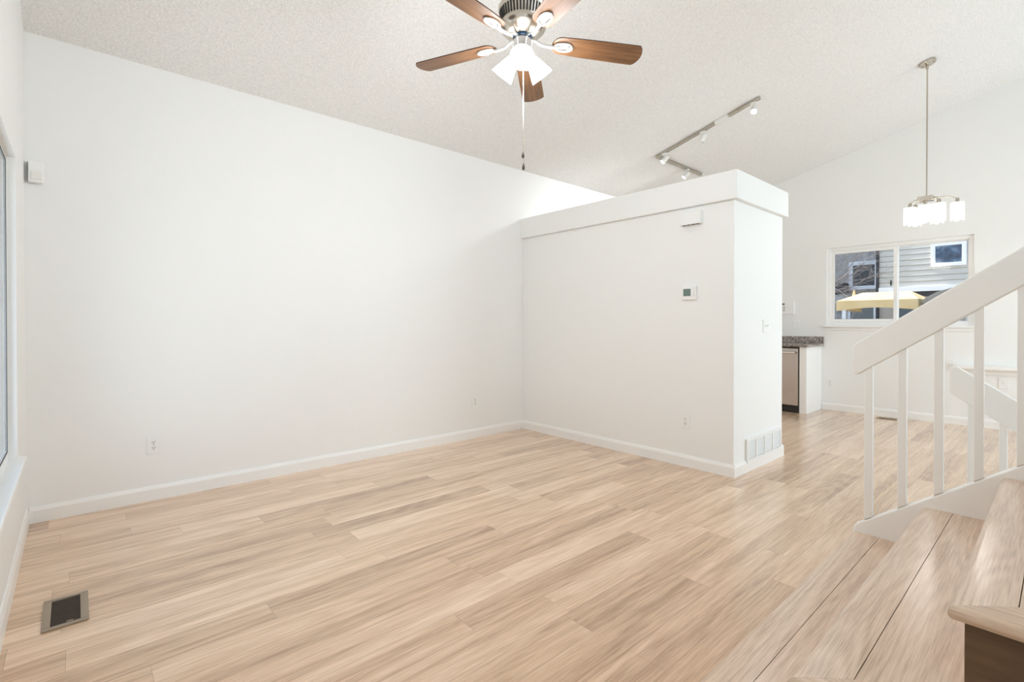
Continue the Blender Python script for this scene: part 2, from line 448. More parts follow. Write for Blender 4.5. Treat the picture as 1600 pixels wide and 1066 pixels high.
# ------------------------------------------------------------------ staircase
RZ = 0.19
NOSE = [0.688, 0.428, 0.174, -0.084, -0.342, -0.600]   # nosing front y of each tread
NEAR = [1.010, 1.232, 1.457]                            # near end of the wrapping treads
XE = SX
stairs = thing('staircase', 'oak staircase with mitred bullnose treads rising at the right edge', 'stairs', (2.0, 0.1, 0))
def sub(o): return under(o, stairs)
TT = 0.034; OV = 0.026; NB_W = 0.106
def bull(y_front, z_top, sgn=1):
    """rounded nosing outline in (offset, z), offset grows inward"""
    r = TT / 2; pts = []
    for k in range(9):
        a = R(90 + 180 * k / 8); pts.append((r + r * math.cos(a), z_top - r + r * math.sin(a)))
    return pts
for k, yf in enumerate(NOSE):
    zt = RZ * (k + 1)
    wrap = k < 3
    SY_END = -0.495 if k < 2 else YB + 0.9
    xn = NEAR[k] if wrap else NEAR[2]
    last = k == len(NOSE) - 1
    yb = SY_END if (wrap or last) else NOSE[k + 1] - OV
    if wrap:
        zlo = RZ * k
    # nosing along the front, mitred into the return at the near end
    bm = MB(); outl = bull(yf, zt)
    prof = outl + [(NB_W, zt - TT), (NB_W, zt)]
    A = []; B = []
    for off, z in prof:
        A.append(bm.verts.new((XE, yf - off, z))); B.append(bm.verts.new((xn + off, yf - off, z)))
    nn = len(prof)
    for i in range(nn):
        j = (i + 1) % nn; bm.faces.new((A[i], A[j], B[j], B[i]))
    bm.faces.new(A); bm.faces.new(B[::-1])
    sub(obj('nosing', bm, M['tread_x'], smooth=True))
    bm = MB(); A = []; B = []
    for off, z in prof:
        A.append(bm.verts.new((xn + off, SY_END, z))); B.append(bm.verts.new((xn + off, yf - off - 0.0006, z)))
    for i in range(nn):
        j = (i + 1) % nn; bm.faces.new((A[i], A[j], B[j], B[i]))
    bm.faces.new(A); bm.faces.new(B[::-1])
    if k < 3: sub(obj('return_nosing', bm, M['tread_y'], smooth=True))
    else: bm.free()
    # tread board behind the nosing
    x_in = xn + NB_W + 0.0008
    bm = MB(); box(bm, x_in, XE, yb if (wrap or last) else yb - 0.0, yf - NB_W - 0.0018, zt - TT, zt - 0.0005)
    sub(obj('tread', bm, M['tread_x']))
    # riser under the nosing and side panel under the return
    bm = MB(); box(bm, xn + OV + 0.0202, XE, yf - OV - 0.02, yf - OV, RZ * k, zt - TT); sub(obj('riser', bm, M['tread_x']))
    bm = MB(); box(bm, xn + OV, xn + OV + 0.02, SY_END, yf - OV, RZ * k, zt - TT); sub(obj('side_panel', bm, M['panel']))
# stringer: sawn board following the nosings on the far side
def line_z(y): return 0.232 + 0.717 * (0.678 - y)
bm = MB()
yend = -1.2
pts = [(0.686, 0), (0.686, 0.200), (0.682, 0.217), (0.672, 0.232)]
pts += [(yend, line_z(yend)), (yend, 0)]
prism(bm, pts, SX, SX + 0.038, 'x')
o = sub(obj('stringer', bm, M['rail'], bevel=0.008, seg=3)); o['label'] = 'white painted stringer board'

# railing: sloped board handrail on square balusters
rail = thing('stair_railing', 'white stair railing with sloping board handrail and square balusters', 'railing', (SX + 0.02, 0.3, 0.45))
def subr(o): return under(o, rail)
def top_z(y): return 1.094 + 0.7175 * (0.690 - y)
def bot_z(y): return 0.954 + 0.7175 * (0.668 - y)
bm = MB()
pts = [(0.690, 0.972), (0.684, 0.955), (0.668, 0.953)]
pts += [(yend, bot_z(yend)), (yend, top_z(yend)), (0.683, top_z(0.683)), (0.690, top_z(0.690) - 0.006)]
prism(bm, pts, SX - 0.006, SX + 0.036, 'x')
subr(obj('handrail', bm, M['rail'], bevel=0.006, seg=3))
yc = 0.6265; k = 0
BS = 0.0158
while yc > yend + 0.1:
    bm = MB()
    z0 = 0; z1 = 0
    tw = R(4) if k == 3 else 0.0   # the fourth one is slightly warped
    lo = []; hi = []
    for (dx, dy) in ((-1, -1), (1, -1), (1, 1), (-1, 1)):
        hi.append(bm.verts.new((SX + 0.016 + dx * BS, yc + dy * BS, bot_z(yc + dy * BS) + 0.001)))
        c_, s_ = math.cos(tw), math.sin(tw)
        lo.append(bm.verts.new((SX + 0.016 + (dx * c_ - dy * s_) * BS, yc + (dx * s_ + dy * c_) * BS, line_z(yc + (dx * s_ + dy * c_) * BS) - 0.002)))
    for i in range(4):
        j = (i + 1) % 4; bm.faces.new((lo[i], lo[j], hi[j], hi[i]))
    bm.faces.new(lo[::-1]); bm.faces.new(hi)
    subr(obj('baluster', bm, M['rail'], bevel=0.002))
    yc -= 0.1277; k += 1

# second railing, beside the flight going down
X2 = 3.75
rail2 = thing('basement_railing', 'white railing descending beyond the balusters, beside the lower flight', 'railing', (X2 + 0.02, 0.2, 0))
def subq(o): return under(o, rail2)
def t2(y): return 0.9525 - 0.708 * (0.4136 - y)
def b2(y): return 0.800 - 0.708 * (0.440 - y)
ye2 = -0.55
bm = MB()
prism(bm, [(0.4425, b2(0.4425)), (0.4425, 0.948), (0.4380, 0.9525), (0.4136, 0.9525), (ye2, t2(ye2)), (ye2, b2(ye2))], X2, X2 + 0.04, 'x')
subq(obj('handrail', bm, M['rail'], bevel=0.004))
yc = 0.352
while yc > ye2 + 0.05:
    bm = MB(); zb = -0.30 - 0.70 * (0.40 - yc)
    box(bm, X2 + 0.004, X2 + 0.036, yc - 0.016, yc + 0.016, zb, b2(yc) + 0.03)
    subq(obj('baluster', bm, M['rail'], bevel=0.002)); yc -= 0.127
bm = MB()
prism(bm, [(0.43, 0.06), (0.43, -0.35), (ye2, -0.35 - 0.70 * (0.43 - ye2)), (ye2, 0.06 - 0.70 * (0.43 - ye2))], X2 - 0.0, X2 + 0.04, 'x')
bm.free()
# stairwell lining and the flight going down
bm = MB()
box(bm, HX0 - 0.03, HX0, YB + 0.6, HY1, -2.0, -0.121); box(bm, HX1, HX1 + 0.03, YB + 0.6, HY1, -2.0, -0.121); box(bm, HX0, HX1, HY1, HY1 + 0.03, -2.0, -0.121)
box(bm, HX0, HX1, YB + 0.57, YB + 0.6, -2.0, -0.121); box(bm, HX0, HX1, YB + 0.6, HY1, -2.05, -2.0)
struct('wall_stairwell', bm, M['wall'])
down = thing('basement_stairs', 'oak steps going down behind the stringer', 'stairs', (3.3, 0, -0.5))
for k in range(9):
    y1 = HY1 - 0.002 - 0.258 * k; z = -0.19 * (k + 1)
    bm = MB(); box(bm, HX0 + 0.003, HX1 - 0.003, y1 - 0.258, y1, max(z - 0.4, -1.998), z)
    under(obj('tread', bm, M['tread_x']), down)

# ------------------------------------------------------------------ ceiling fan
FC = Vector((1.774, 1.912, 2.689)); 
fan = thing('ceiling_fan', 'five-blade ceiling fan with walnut blades and lit glass shades', 'ceiling fan', FC, (0, R(-0.0), 0))
ax = Vector((math.sin(-0.033), math.sin(-0.006), -1)).normalized()   # slightly out of plumb
e1 = (Vector((1, 0, 0)) - ax * ax.x).normalized(); e2 = (-ax).cross(e1)
FM = Matrix((e1, e2, -ax)).transposed().to_4x4()
fan.matrix_world = Matrix.Translation(FC) @ FM
ztop = ceil_z(FC.y) - FC.z
bm = MB(); lathe(bm, [(0.013, 0.19), (0.013, ztop - 0.03)], 16); obj('downrod', bm, M['nickel'], fan, smooth=True)
bm = MB(); lathe(bm, [(0.02, ztop - 0.10), (0.045, ztop - 0.085), (0.068, ztop - 0.03), (0.07, ztop - 0.02), (0.07, ztop + 0.0)], 28); obj('ceiling_canopy', bm, M['nickel'], fan, smooth=True)
bm = MB()
lathe(bm, [(0.02, 0.215), (0.09, 0.205), (0.124, 0.183), (0.132, 0.168), (0.132, 0.158), (0.126, 0.152), (0.111, 0.085), (0.119, 0.080), (0.121, 0.068), (0.116, 0.058),
           (0.108, 0.050), (0.088, 0.032), (0.066, 0.022), (0.05, 0.018)], 48)
obj('motor_housing', bm, M['nickel'], fan, smooth=True)
bm = MB()
for i in range(44):
    a = 2 * math.pi * i / 44
    m4 = Matrix.Rotation(a, 4, 'Z')
    pa = Vector((0.1245, 0, 0.145)); pb = Vector((0.1135, 0, 0.094))
    nrm = Vector((pb.z - pa.z, 0, -(pb.x - pa.x))).normalized() * -1
    vs = []
    for p_ in (pa, pb):
        for s in (-1, 1):
            for d_ in (-0.002, 0.0026):
                vs.append(bm.verts.new(m4 @ (p_ + Vector((0, s * 0.0044, 0)) + nrm * d_)))
    for f in ((0, 1, 3, 2), (4, 6, 7, 5), (0, 4, 5, 1), (2, 3, 7, 6), (0, 2, 6, 4), (1, 5, 7, 3)): bm.faces.new([vs[i_] for i_ in f])
o = obj('cooling_slots', bm, M['slot'], fan); o['label'] = 'dark cooling slots around the motor'
bm = MB(); lathe(bm, [(0.050, 0.040), (0.052, 0.034), (0.052, 0.018), (0.047, 0.010), (0.04, 0.004)], 36); o = obj('blade_hub', bm, M['hub'], fan, smooth=True); o['label'] = 'dark blue rotor ring'
bm = MB(); lathe(bm, [(0.036, 0.006), (0.049, 0.000), (0.051, -0.022), (0.050, -0.062), (0.044, -0.086), (0.024, -0.098), (0.008, -0.102)], 36); obj('light_fitter', bm, M['chrome'], fan, smooth=True)
PH, HWB, PIT = -0.545, 0.070, 0.182
def blade_mesh():
    bm = MB(); half = []
    # root rounded, tip with a shallow arc
    ol = []
    for k in range(9):
        a = R(90 + 180 * k / 8); ol.append((0.205 + 0.045 * math.cos(a), 0.058 * math.sin(a)))
    low = [(0.30, -0.0635), (0.42, -0.067), (0.56, -0.0695), (0.635, -0.070)]
    tip = []
    for k in range(1, 9):
        t = -0.070 + 0.14 * k / 9; tip.append((0.640 + 0.024 * (1 - (t / 0.07) ** 2), t))
    up = [(x, -y) for x, y in low][::-1]
    ol += low + tip + up
    prism(bm, ol, -0.003, 0.003, 'z'); return bm
def iron_mesh():
    bm = MB()
    tube(bm, [(0.044, 0, 0.012), (0.075, 0, 0.006), (0.105, 0, -0.012), (0.15, 0, -0.015), (0.19, 0, -0.012)], [0.0085, 0.0085, 0.0085, 0.009, 0.010], 10)
    for s in (-1, 1):   # open oval bracket screwed under the blade
        pts = []
        for k in range(13):
            a = math.pi * k / 12; pts.append((0.222 - 0.048 * math.cos(a), s * 0.027 * math.sin(a), -0.0085))
        tube(bm, pts, 0.0062, 8)
    tube(bm, [(0.18, 0, -0.009), (0.262, 0, -0.0085)], 0.0052, 8)
    for x, y in ((0.21, 0.0), (0.245, 0.0), (0.195, 0)): lathe(bm, [(0.006, -0.016), (0.008, -0.012), (0.008, -0.006)], 12, Matrix.Translation((x, y, 0)))
    box(bm, 0.19, 0.25, -0.016, 0.016, -0.006, -0.003)
    return bm
bl0 = None
for k in range(5):
    a = PH + 2 * math.pi * k / 5
    rot = Matrix.Rotation(a, 4, 'Z') @ Matrix.Rotation(-PIT, 4, 'X')
    if bl0 is None:
        bl0 = obj('blade', blade_mesh(), M['blade'], fan); ir0 = obj('blade_iron', iron_mesh(), M['iron'], bl0, smooth=True)
        b = bl0
        b.data.materials.append(M['blade_edge'])
        for p_ in b.data.polygons:
            if abs(p_.normal.z) < 0.5: p_.material_index = 1
    else:
        b = bl0.copy(); C.objects.link(b); i_ = ir0.copy(); C.objects.link(i_); i_.parent = b
    b.matrix_local = rot
# three bell shades, one facing the camera
cam_a = math.atan2(-FC.y, -FC.x)
sh0 = None
def shade_mesh():
    bm = MB()
    pr = [(0.020, 0), (0.030, -0.010), (0.037, -0.030), (0.047, -0.062), (0.058, -0.096), (0.062, -0.112)]
    lathe(bm, pr + [(r - 0.003, z) for r, z in pr[::-1]], 28, caps=False)
    bmesh.ops.remove_doubles(bm, verts=bm.verts, dist=1e-5)
    return bm
for k in range(3):
    a = cam_a + 2 * math.pi * k / 3
    rot = Matrix.Rotation(a, 4, 'Z') @ Matrix.Translation((0.052, 0, -0.078)) @ Matrix.Rotation(R(-42), 4, 'Y')
    if sh0 is None:
        sh0 = obj('lamp_shade', shade_mesh(), M['shade'], fan, smooth=True); s_ = sh0
        sh0['label'] = 'lit frosted glass bell shade'
        bm = MB(); lathe(bm, [(0.010, -0.004), (0.014, -0.03), (0.024, -0.055), (0.026, -0.07), (0.018, -0.086), (0.004, -0.094)], 18); bu0 = obj('bulb', bm, M['bulb'], sh0, smooth=True)
        bm = MB(); lathe(bm, [(0.018, 0.022), (0.024, 0.014), (0.026, -0.004), (0.024, -0.012)], 20); so0 = obj('shade_holder', bm, M['chrome'], sh0, smooth=True)
    else:
        s_ = sh0.copy(); C.objects.link(s_)
        for q in (bu0, so0):
            c = q.copy(); C.objects.link(c); c.parent = s_
    s_.matrix_local = rot
# pull chains hang plumb
Mi = FM.inverted()
def plumb(dx, dy, z): return Mi @ Vector((dx, dy, z))
for dx, dy, zb in ((0.012, 0.006, -0.655), (-0.006, -0.010, -0.600)):
    bm = MB(); tube(bm, [plumb(dx, dy, -0.098), plumb(dx, dy, zb)], 0.0016, 6)
    ch = obj('pull_chain', bm, M['nickel'], fan)
    bm = MB()
    lathe(bm, [(0.002, 0.014), (0.0045, 0.006), (0.0075, -0.006), (0.0078, -0.012), (0.005, -0.020), (0.001, -0.022)], 14, Matrix.Translation(plumb(dx, dy, zb)))
    obj('fob', bm, M['bronze_dark'], ch, smooth=True)
for k in range(3):   # one lamp below the mouth of each shade
    a = cam_a + 2 * math.pi * k / 3
    lamp('fan_lamp', 'POINT', FC + Vector((0.20 * math.cos(a), 0.20 * math.sin(a), -0.25)), 10.5, (0.94, 0.975, 1.0), shadow_soft_size=0.10)

# ------------------------------------------------------------------ track light on the sloped kitchen ceiling
TX, TY0, TY1, TXE = 5.12, 2.045, 3.20, 6.16
tn = Vector((0, -SL, -1)).normalized()        # points down, away from the ceiling
def onc(x, y, d): return Vector((x, y, ceil_z(y))) + tn * d
track = thing('track_light', 'L-shaped nickel track light with spot heads above the partition ledge', 'track light', onc(TX, 2.6, 0))
def subt(o): return under(o, track)
def slab(bm, p, q, w, d0, d1):
    """bar between two ceiling points, hanging d0..d1 below the ceiling"""
    dr = Vector((q[0] - p[0], q[1] - p[1])).normalized(); sd = Vector((-dr.y, dr.x)) * w / 2
    vs = []
    for d in (d0, d1):
        for (pt, s) in ((p, 1), (q, 1), (q, -1), (p, -1)):
            vs.append(bm.verts.new(onc(pt[0] + s * sd.x, pt[1] + s * sd.y, d)))
    for f in ((0, 1, 2, 3), (7, 6, 5, 4), (0, 4, 5, 1), (1, 5, 6, 2), (2, 6, 7, 3), (3, 7, 4, 0)): bm.faces.new([vs[i] for i in f])
bm = MB(); slab(bm, (TX, TY0), (TX, TY1 + 0.017), 0.036, 0.0, 0.028); subt(obj('track', bm, M['nickel'], bevel=0.002))
bm = MB(); slab(bm, (TX + 0.019, TY1), (TXE, TY1), 0.036, 0.0, 0.028); subt(obj('track', bm, M['nickel'], bevel=0.002))
bm = MB(); slab(bm, (TX, 2.36), (TX, 2.50), 0.058, 0.0, 0.042); subt(obj('feed_box', bm, M['ivory_plastic'], bevel=0.004))
bm = MB(); slab(bm, (TXE, TY1), (TXE + 0.06, TY1), 0.044, 0.0, 0.036); subt(obj('end_cap', bm, M['ivory_plastic'], bevel=0.004))
def spot(x, y, aim, lit, power=20):
    base = onc(x, y, 0.028); aim = Vector(aim).normalized()
    bm = MB()
    box(bm, -0.018, 0.018, -0.030, 0.030, -0.018, 0.0, Matrix.Translation(base))
    tube(bm, [base, base + Vector((0, 0, -0.055))], 0.006, 8)
    hd = base + Vector((0, 0, -0.068))
    head = subt(obj('spot_head', bm, M['ivory_plastic']))
    q = aim.to_track_quat('-Z', 'Y').to_matrix().to_4x4(); m4 = Matrix.Translation(hd) @ q
    bm = MB(); lathe(bm, [(0.014, 0.045), (0.024, 0.040), (0.029, 0.02), (0.030, -0.045), (0.027, -0.046), (0.026, -0.030)], 20, m4)
    o = obj('spot_barrel', bm, M['ivory_plastic'], smooth=True); o.parent = head
    bm = MB(); lathe(bm, [(0.025, -0.034), (0.022, -0.044), (0.010, -0.052), (0.002, -0.053)], 18, m4)
    o = obj('bulb', bm, M['bulb'] if lit else M['ivory_plastic'], smooth=True); o.parent = head
    l = lamp('spot_lamp', 'SPOT', hd + aim * 0.07, power, (0.98, 0.985, 1.0), spot_size=R(112), spot_blend=1.0, shadow_soft_size=0.06)
    l.rotation_euler = aim.to_track_quat('-Z', 'Y').to_euler()
spot(TX, 2.105, (-0.80, -0.25, -1.0), True, 30)
spot(TX, 2.64, (-0.25, 0.35, -1), False)
spot(TX, 3.10, (-0.45, 0.55, -0.75), True, 34)
spot(5.78, TY1, (-0.45, 0.6, -0.75), True, 34)

# ------------------------------------------------------------------ chandelier
CH = Vector((6.236, 0.915, 0)); CZ = 2.415
ch = thing('chandelier', 'brushed nickel chandelier with glowing crystal shades on a long rod', 'chandelier', (CH.x, CH.y, CZ))
def subc(o): return under(o, ch)
zc = ceil_z(CH.y)
bm = MB(); qn = tn.to_track_quat('-Z', 'Y').to_matrix().to_4x4()
lathe(bm, [(0.066, 0.0), (0.066, -0.020), (0.062, -0.026), (0.012, -0.027)], 32, Matrix.Translation((CH.x, CH.y, zc)) @ qn)
for s in (-1, 1): lathe(bm, [(0.006, -0.026), (0.006, -0.033)], 10, Matrix.Translation((CH.x, CH.y, zc)) @ qn @ Matrix.Translation((0, s * 0.045, 0)))
subc(obj('ceiling_canopy', bm, M['nickel'], smooth=True))
bm = MB(); tube(bm, [(CH.x, CH.y, zc - 0.022), (CH.x, CH.y, CZ + 0.02)], 0.0065, 12); lathe(bm, [(0.012, 0), (0.012, -0.05)], 14, Matrix.Translation((CH.x, CH.y, zc - 0.02)))
subc(obj('rod', bm, M['nickel'], smooth=True))
bm = MB(); box(bm, CH.x - 0.05, CH.x + 0.05, CH.y - 0.055, CH.y + 0.065, CZ - 0.02, CZ + 0.025); subc(obj('hub', bm, M['nickel'], bevel=0.006))
SH = [(-0.02, 0.125, -0.03), (0.085, 0.10, -0.03), (-0.01, 0.01, -0.02), (0.07, -0.07, -0.03), (-0.065, -0.10, -0.03), (0.0, -0.225, -0.036)]
for dx, dy, dz in SH:
    x, y, z = CH.x + dx, CH.y + dy, CZ + dz
    bm = MB()
    tube(bm, [(CH.x, CH.y, CZ), (CH.x + dx * 0.35, CH.y + dy * 0.35, CZ + 0.004), (CH.x + dx * 0.75, CH.y + dy * 0.75, CZ + 0.012 + dz * 0.5), (x, y, z)], 0.0055, 8)
    lathe(bm, [(0.010, 0.006), (0.015, -0.006), (0.015, -0.045), (0.012, -0.048)], 14, Matrix.Translation((x, y, z)))
    arm = subc(obj('arm', bm, M['nickel'], smooth=True))
    bm = MB()
    for q in range(8):
        a = 2 * math.pi * q / 8 + 0.2
        m4 = Matrix.Translation((x, y, z - 0.045)) @ Matrix.Rotation(a, 4, 'Z') @ Matrix.Translation((0.044, 0, 0))
        lo = -0.150 if q % 2 else -0.163
        box(bm, -0.006, 0.006, -0.0155, 0.0155, lo, -0.006, m4)
    lathe(bm, [(0.05, 0.0), (0.05, -0.006)], 16, Matrix.Translation((x, y, z - 0.040)))
    o = obj('crystal_shade', bm, M['crystal']); o.parent = arm
    bm = MB(); lathe(bm, [(0.008, 0), (0.019, -0.03), (0.021, -0.05), (0.012, -0.075), (0.002, -0.08)], 14, Matrix.Translation((x, y, z - 0.062)))
    o = obj('bulb', bm, M['soft_bulb'], smooth=True); o.parent = arm
lamp('chandelier_lamp', 'POINT', (CH.x, CH.y, CZ - 0.34), 5, (1.0, 0.95, 0.88), shadow_soft_size=0.12)

# ------------------------------------------------------------------ wall fittings
def wallmat(origin, right, normal):
    """local x = along the wall, y = up, z = out of the wall"""
    r = Vector(right).normalized(); nrm = Vector(normal).normalized(); u = Vector((0, 0, 1))
    m = Matrix((r, u, nrm)).transposed().to_4x4(); m.translation = Vector(origin); return m
WL = lambda x, z: wallmat((x, D, z), (1, 0, 0), (0, -1, 0))        # long wall
WP = lambda y, z: wallmat((P, y, z), (0, -1, 0), (-1, 0, 0))       # partition face
WE = lambda x, z: wallmat((x, PY, z), (1, 0, 0), (0, -1, 0))       # partition end
WF = lambda y, z: wallmat((FX, y, z), (0, -1, 0), (-1, 0, 0))      # far wall
def placed(name, label, cat, m, group=None):
    t = thing(name, label, cat, group=group); t.matrix_world = m; return t
def outlet_proto(label, m):
    t = placed('wall_outlet', label, 'outlet', m, 'duplex outlets')
    bm = MB(); box(bm, -0.038, 0.038, -0.060, 0.060, 0, 0.006); obj('cover_plate', bm, M['white_plastic'], t, bevel=0.003)
    for s in (-1, 1):
        bm = MB(); ol = []
        for k in range(16):
            a = 2 * math.pi * k / 16; ol.append((0.0165 * math.cos(a), max(-0.0135, min(0.0135, 0.0165 * math.sin(a))) + s * 0.0195))
        prism(bm, ol, 0.0061, 0.008, 'z'); so = obj('socket', bm, M['white_plastic'], t)
        bm = MB()
        box(bm, -0.0085, -0.0055, s * 0.0195 - 0.001, s * 0.0195 + 0.009, 0.0081, 0.0086); box(bm, 0.0055, 0.0085, s * 0.0195 - 0.001, s * 0.0195 + 0.009, 0.0081, 0.0086)
        lathe(bm, [(0.003, 0.0081), (0.003, 0.0086)], 10, Matrix.Translation((0, s * 0.0195 - 0.0075, 0)))
        obj('slots', bm, M['slot'], so)
    bm = MB(); lathe(bm, [(0.003, 0.006), (0.003, 0.0075)], 10); obj('screw', bm, M['nickel'], t)
    return t
o0 = outlet_proto('white duplex outlet low on the long bare wall, nearest the left window', WL(0.400, 0.372))
for lab, m in (('white duplex outlet low on the long bare wall, near the partition corner', WL(3.135, 0.380)),
               ('white duplex outlet low on the partition face, under the thermostat', WP(2.115, 0.378)),
               ('white duplex outlet low on the far wall beside the dishwasher counter end', WF(2.169, 0.373)),):
    c = copy_tree(o0); c.matrix_world = m; c['label'] = lab
# blank or switch plates
def switch(name, label, m, gangs, w):
    t = placed(name, label, 'switch', m)
    bm = MB(); box(bm, -w / 2, w / 2, -0.058, 0.058, 0, 0.006); obj('cover_plate', bm, M['white_plastic'], t, bevel=0.003)
    for g in range(gangs):
        x = (g - (gangs - 1) / 2) * 0.046
        bm = MB(); box(bm, x - 0.005, x + 0.005, -0.012, 0.012, 0.0061, 0.008)
        prism(bm, [(0.0 - 0.004, 0.008), (0.010, 0.018), (0.013, 0.015), (0.006, 0.008)], x - 0.0035, x + 0.0035, 'x')
        obj('toggle', bm, M['white_plastic'], t)
    return t
switch('light_switch', 'white double toggle light switch on the narrow partition end', WE(4.428, 1.175), 2, 0.115)
switch('light_switch', 'white single toggle switch on the far wall under the alarm keypad', WF(2.592, 1.173), 1, 0.075)
switch('wall_plate', 'white wall plate below the ledge, seen between the right balusters', WF(0.468, 0.525), 1, 0.08)
# thermostat
t = placed('thermostat', 'white thermostat with grey-green display on the partition face', 'thermostat', WP(2.080, 1.449))
bm = MB(); box(bm, -0.065, 0.065, -0.055, 0.058, 0, 0.022); obj('housing', bm, M['white_plastic'], t, bevel=0.004)
bm = MB(); box(bm, -0.047, 0.018, -0.024, 0.036, 0.0222, 0.0232); obj('display', bm, M['lcd'], t)
bm = MB(); box(bm, 0.032, 0.050, 0.005, 0.022, 0.0222, 0.026); box(bm, 0.032, 0.050, -0.026, -0.009, 0.0222, 0.026); obj('buttons', bm, M['white_plastic'], t, bevel=0.001)
# chime box under the ledge
t = placed('door_chime', 'white door chime box high on the partition under the ledge', 'door chime', WP(2.060, 2.060))
bm = MB(); box(bm, -0.092, 0.092, -0.048, 0.054, 0, 0.045); obj('cover', bm, M['white_plastic'], t, bevel=0.003)
bm = MB()
for k in range(4): box(bm, -0.075 + k * 0.04, -0.045 + k * 0.04, -0.0495, -0.0482, 0.010, 0.036)
obj('sound_slots', bm, M['bronze_dark'], t)
# motion sensor by the corner
t = thing('motion_sensor', 'white motion sensor high in the corner of the long wall', 'motion sensor')
mm = Matrix.Translation((-0.168, D - 0.020, 2.10)) @ Matrix.Rotation(R(8), 4, 'Z')
t.matrix_world = mm @ Matrix(((1, 0, 0, 0), (0, 0, -1, 0), (0, 1, 0, 0), (0, 0, 0, 1)))
bm = MB(); box(bm, -0.034, 0.034, -0.062, 0.062, -0.012, 0.026); obj('housing', bm, M['white_plastic'], t, bevel=0.008, seg=3)
bm = MB(); box(bm, -0.024, 0.026, -0.046, 0.004, 0.0262, 0.032); obj('lens', bm, M['ivory_plastic'], t, bevel=0.004)
bm = MB(); box(bm, -0.0356, -0.0345, -0.060, 0.060, -0.0115, -0.002); obj('mount_gap', bm, M['bronze_dark'], t)
# return-air grille at the foot of the partition end
GX0, GX1, GZ0, GZ1 = 4.032, 4.745, 0.078, 0.266
t = thing('return_air_grille', 'white louvered return-air grille at the foot of the partition end', 'vent', (GX0, PY - 0.0005, GZ0))
bm = MB(); w_, h_ = GX1 - GX0, GZ1 - GZ0
cols = 5
box(bm, 0, w_, -0.018, 0, h_ - 0.020, h_); box(bm, 0, w_, -0.018, 0, 0, 0.020)
for k in range(cols):
    xx = k * (w_ - 0.028) / (cols - 1); box(bm, xx, xx + 0.028, -0.018, 0, 0.020, h_ - 0.020)
obj('grille_frame', bm, M['white_plastic'], t, bevel=0.002)
bm = MB(); box(bm, 0.005, w_ - 0.005, -0.002, 0.0, 0.01, h_ - 0.01); obj('duct_back', bm, M['ivory_plastic'], t)
bm = MB()
for k in range(cols - 1):
    xa = k * (w_ - 0.028) / (cols - 1) + 0.028; xb = (k + 1) * (w_ - 0.028) / (cols - 1)
    for j in range(12):
        z = 0.024 + j * (h_ - 0.044) / 12
        prism(bm, [(-0.015, z), (-0.003, z + 0.010), (-0.003, z + 0.012), (-0.015, z + 0.002)], xa, xb, 'x')
obj('louvers', bm, M['white_plastic'], t)
# alarm keypad on the far wall
t = placed('alarm_keypad', 'white alarm keypad on the far wall above the counter', 'keypad', WF(2.715, 1.424))
bm = MB(); box(bm, -0.105, 0.098, -0.092, 0.092, 0, 0.030); obj('housing', bm, M['white_plastic'], t, bevel=0.006)
bm = MB(); box(bm, -0.085, -0.030, 0.045, 0.066, 0.0302, 0.032); obj('display', bm, M['bronze_dark'], t)
bm = MB()
for j in range(5): box(bm, -0.080, -0.020, -0.050 + j * 0.016, -0.042 + j * 0.016, 0.0302, 0.033)
obj('speaker_slots', bm, M['grey_plastic'], t)
bm = MB(); lathe(bm, [(0.012, 0.0302), (0.011, 0.034)], 16, Matrix.Translation((0.035, -0.030, 0))); obj('button', bm, M['ivory_plastic'], t)

# floor registers
def register(label, loc, lx, ly, detail):
    t = thing('floor_register', label, 'vent', loc, group='floor registers')
    bm = MB(); fw = 0.017 if lx < ly else 0.02
    z1 = 0.007
    box(bm, 0, lx, 0, 0.022, 0.0003, z1); box(bm, 0, lx, ly - 0.022, ly, 0.0003, z1); box(bm, 0, 0.026, 0.022, ly - 0.022, 0.0003, z1); box(bm, lx - 0.026, lx, 0.022, ly - 0.022, 0.0003, z1)
    obj('register_frame', bm, M['bronze'], t, bevel=0.002)
    bm = MB(); box(bm, 0.024, lx - 0.024, 0.020, ly - 0.020, 0.0003, 0.001); obj('duct_opening', bm, M['slot'], t)
    bm = MB(); nb = 26 if detail else 10
    for k in range(nb):
        y = 0.024 + k * (ly - 0.048) / nb; box(bm, 0.026, lx - 0.026, y, y + (ly - 0.048) / nb * 0.42, 0.0011, 0.0055)
    obj('louvers', bm, M['bronze_dark'], t)
    bm = MB()
    box(bm, 0.026, lx - 0.026, ly * 0.52, ly - 0.022, 0.0011, 0.0022) if detail else box(bm, 0.03, lx - 0.03, ly * 0.5, ly * 0.55, 0.0011, 0.003)
    obj('damper', bm, M['bronze_dark'], t)
    bm = MB(); box(bm, lx * 0.52, lx * 0.66, 0.0225, 0.029, 0.0056, 0.010); obj('lever', bm, M['bronze'], t)
    return t
register('taupe metal floor register near the left window wall', (-0.102, 2.622, 0), 0.143, 0.284, True)
register('dark floor register by the far wall baseboard', (7.56, 1.385, 0), 0.11, 0.21, False)

# wall ledge under the far window, right
t = thing('wall_ledge', 'white wall ledge behind the right-hand balusters', 'shelf', (FX, 0.3, 0.69))
bm = MB(); box(bm, FX - 0.10, FX - 0.001, -0.60, 0.885, 0.672, 0.714); under(obj('shelf_board', bm, M['trim'], bevel=0.004), t)
bm = MB(); box(bm, FX - 0.02, FX - 0.001, -0.60, 0.86, 0.61, 0.672); under(obj('cleat', bm, M['trim'], bevel=0.002), t)

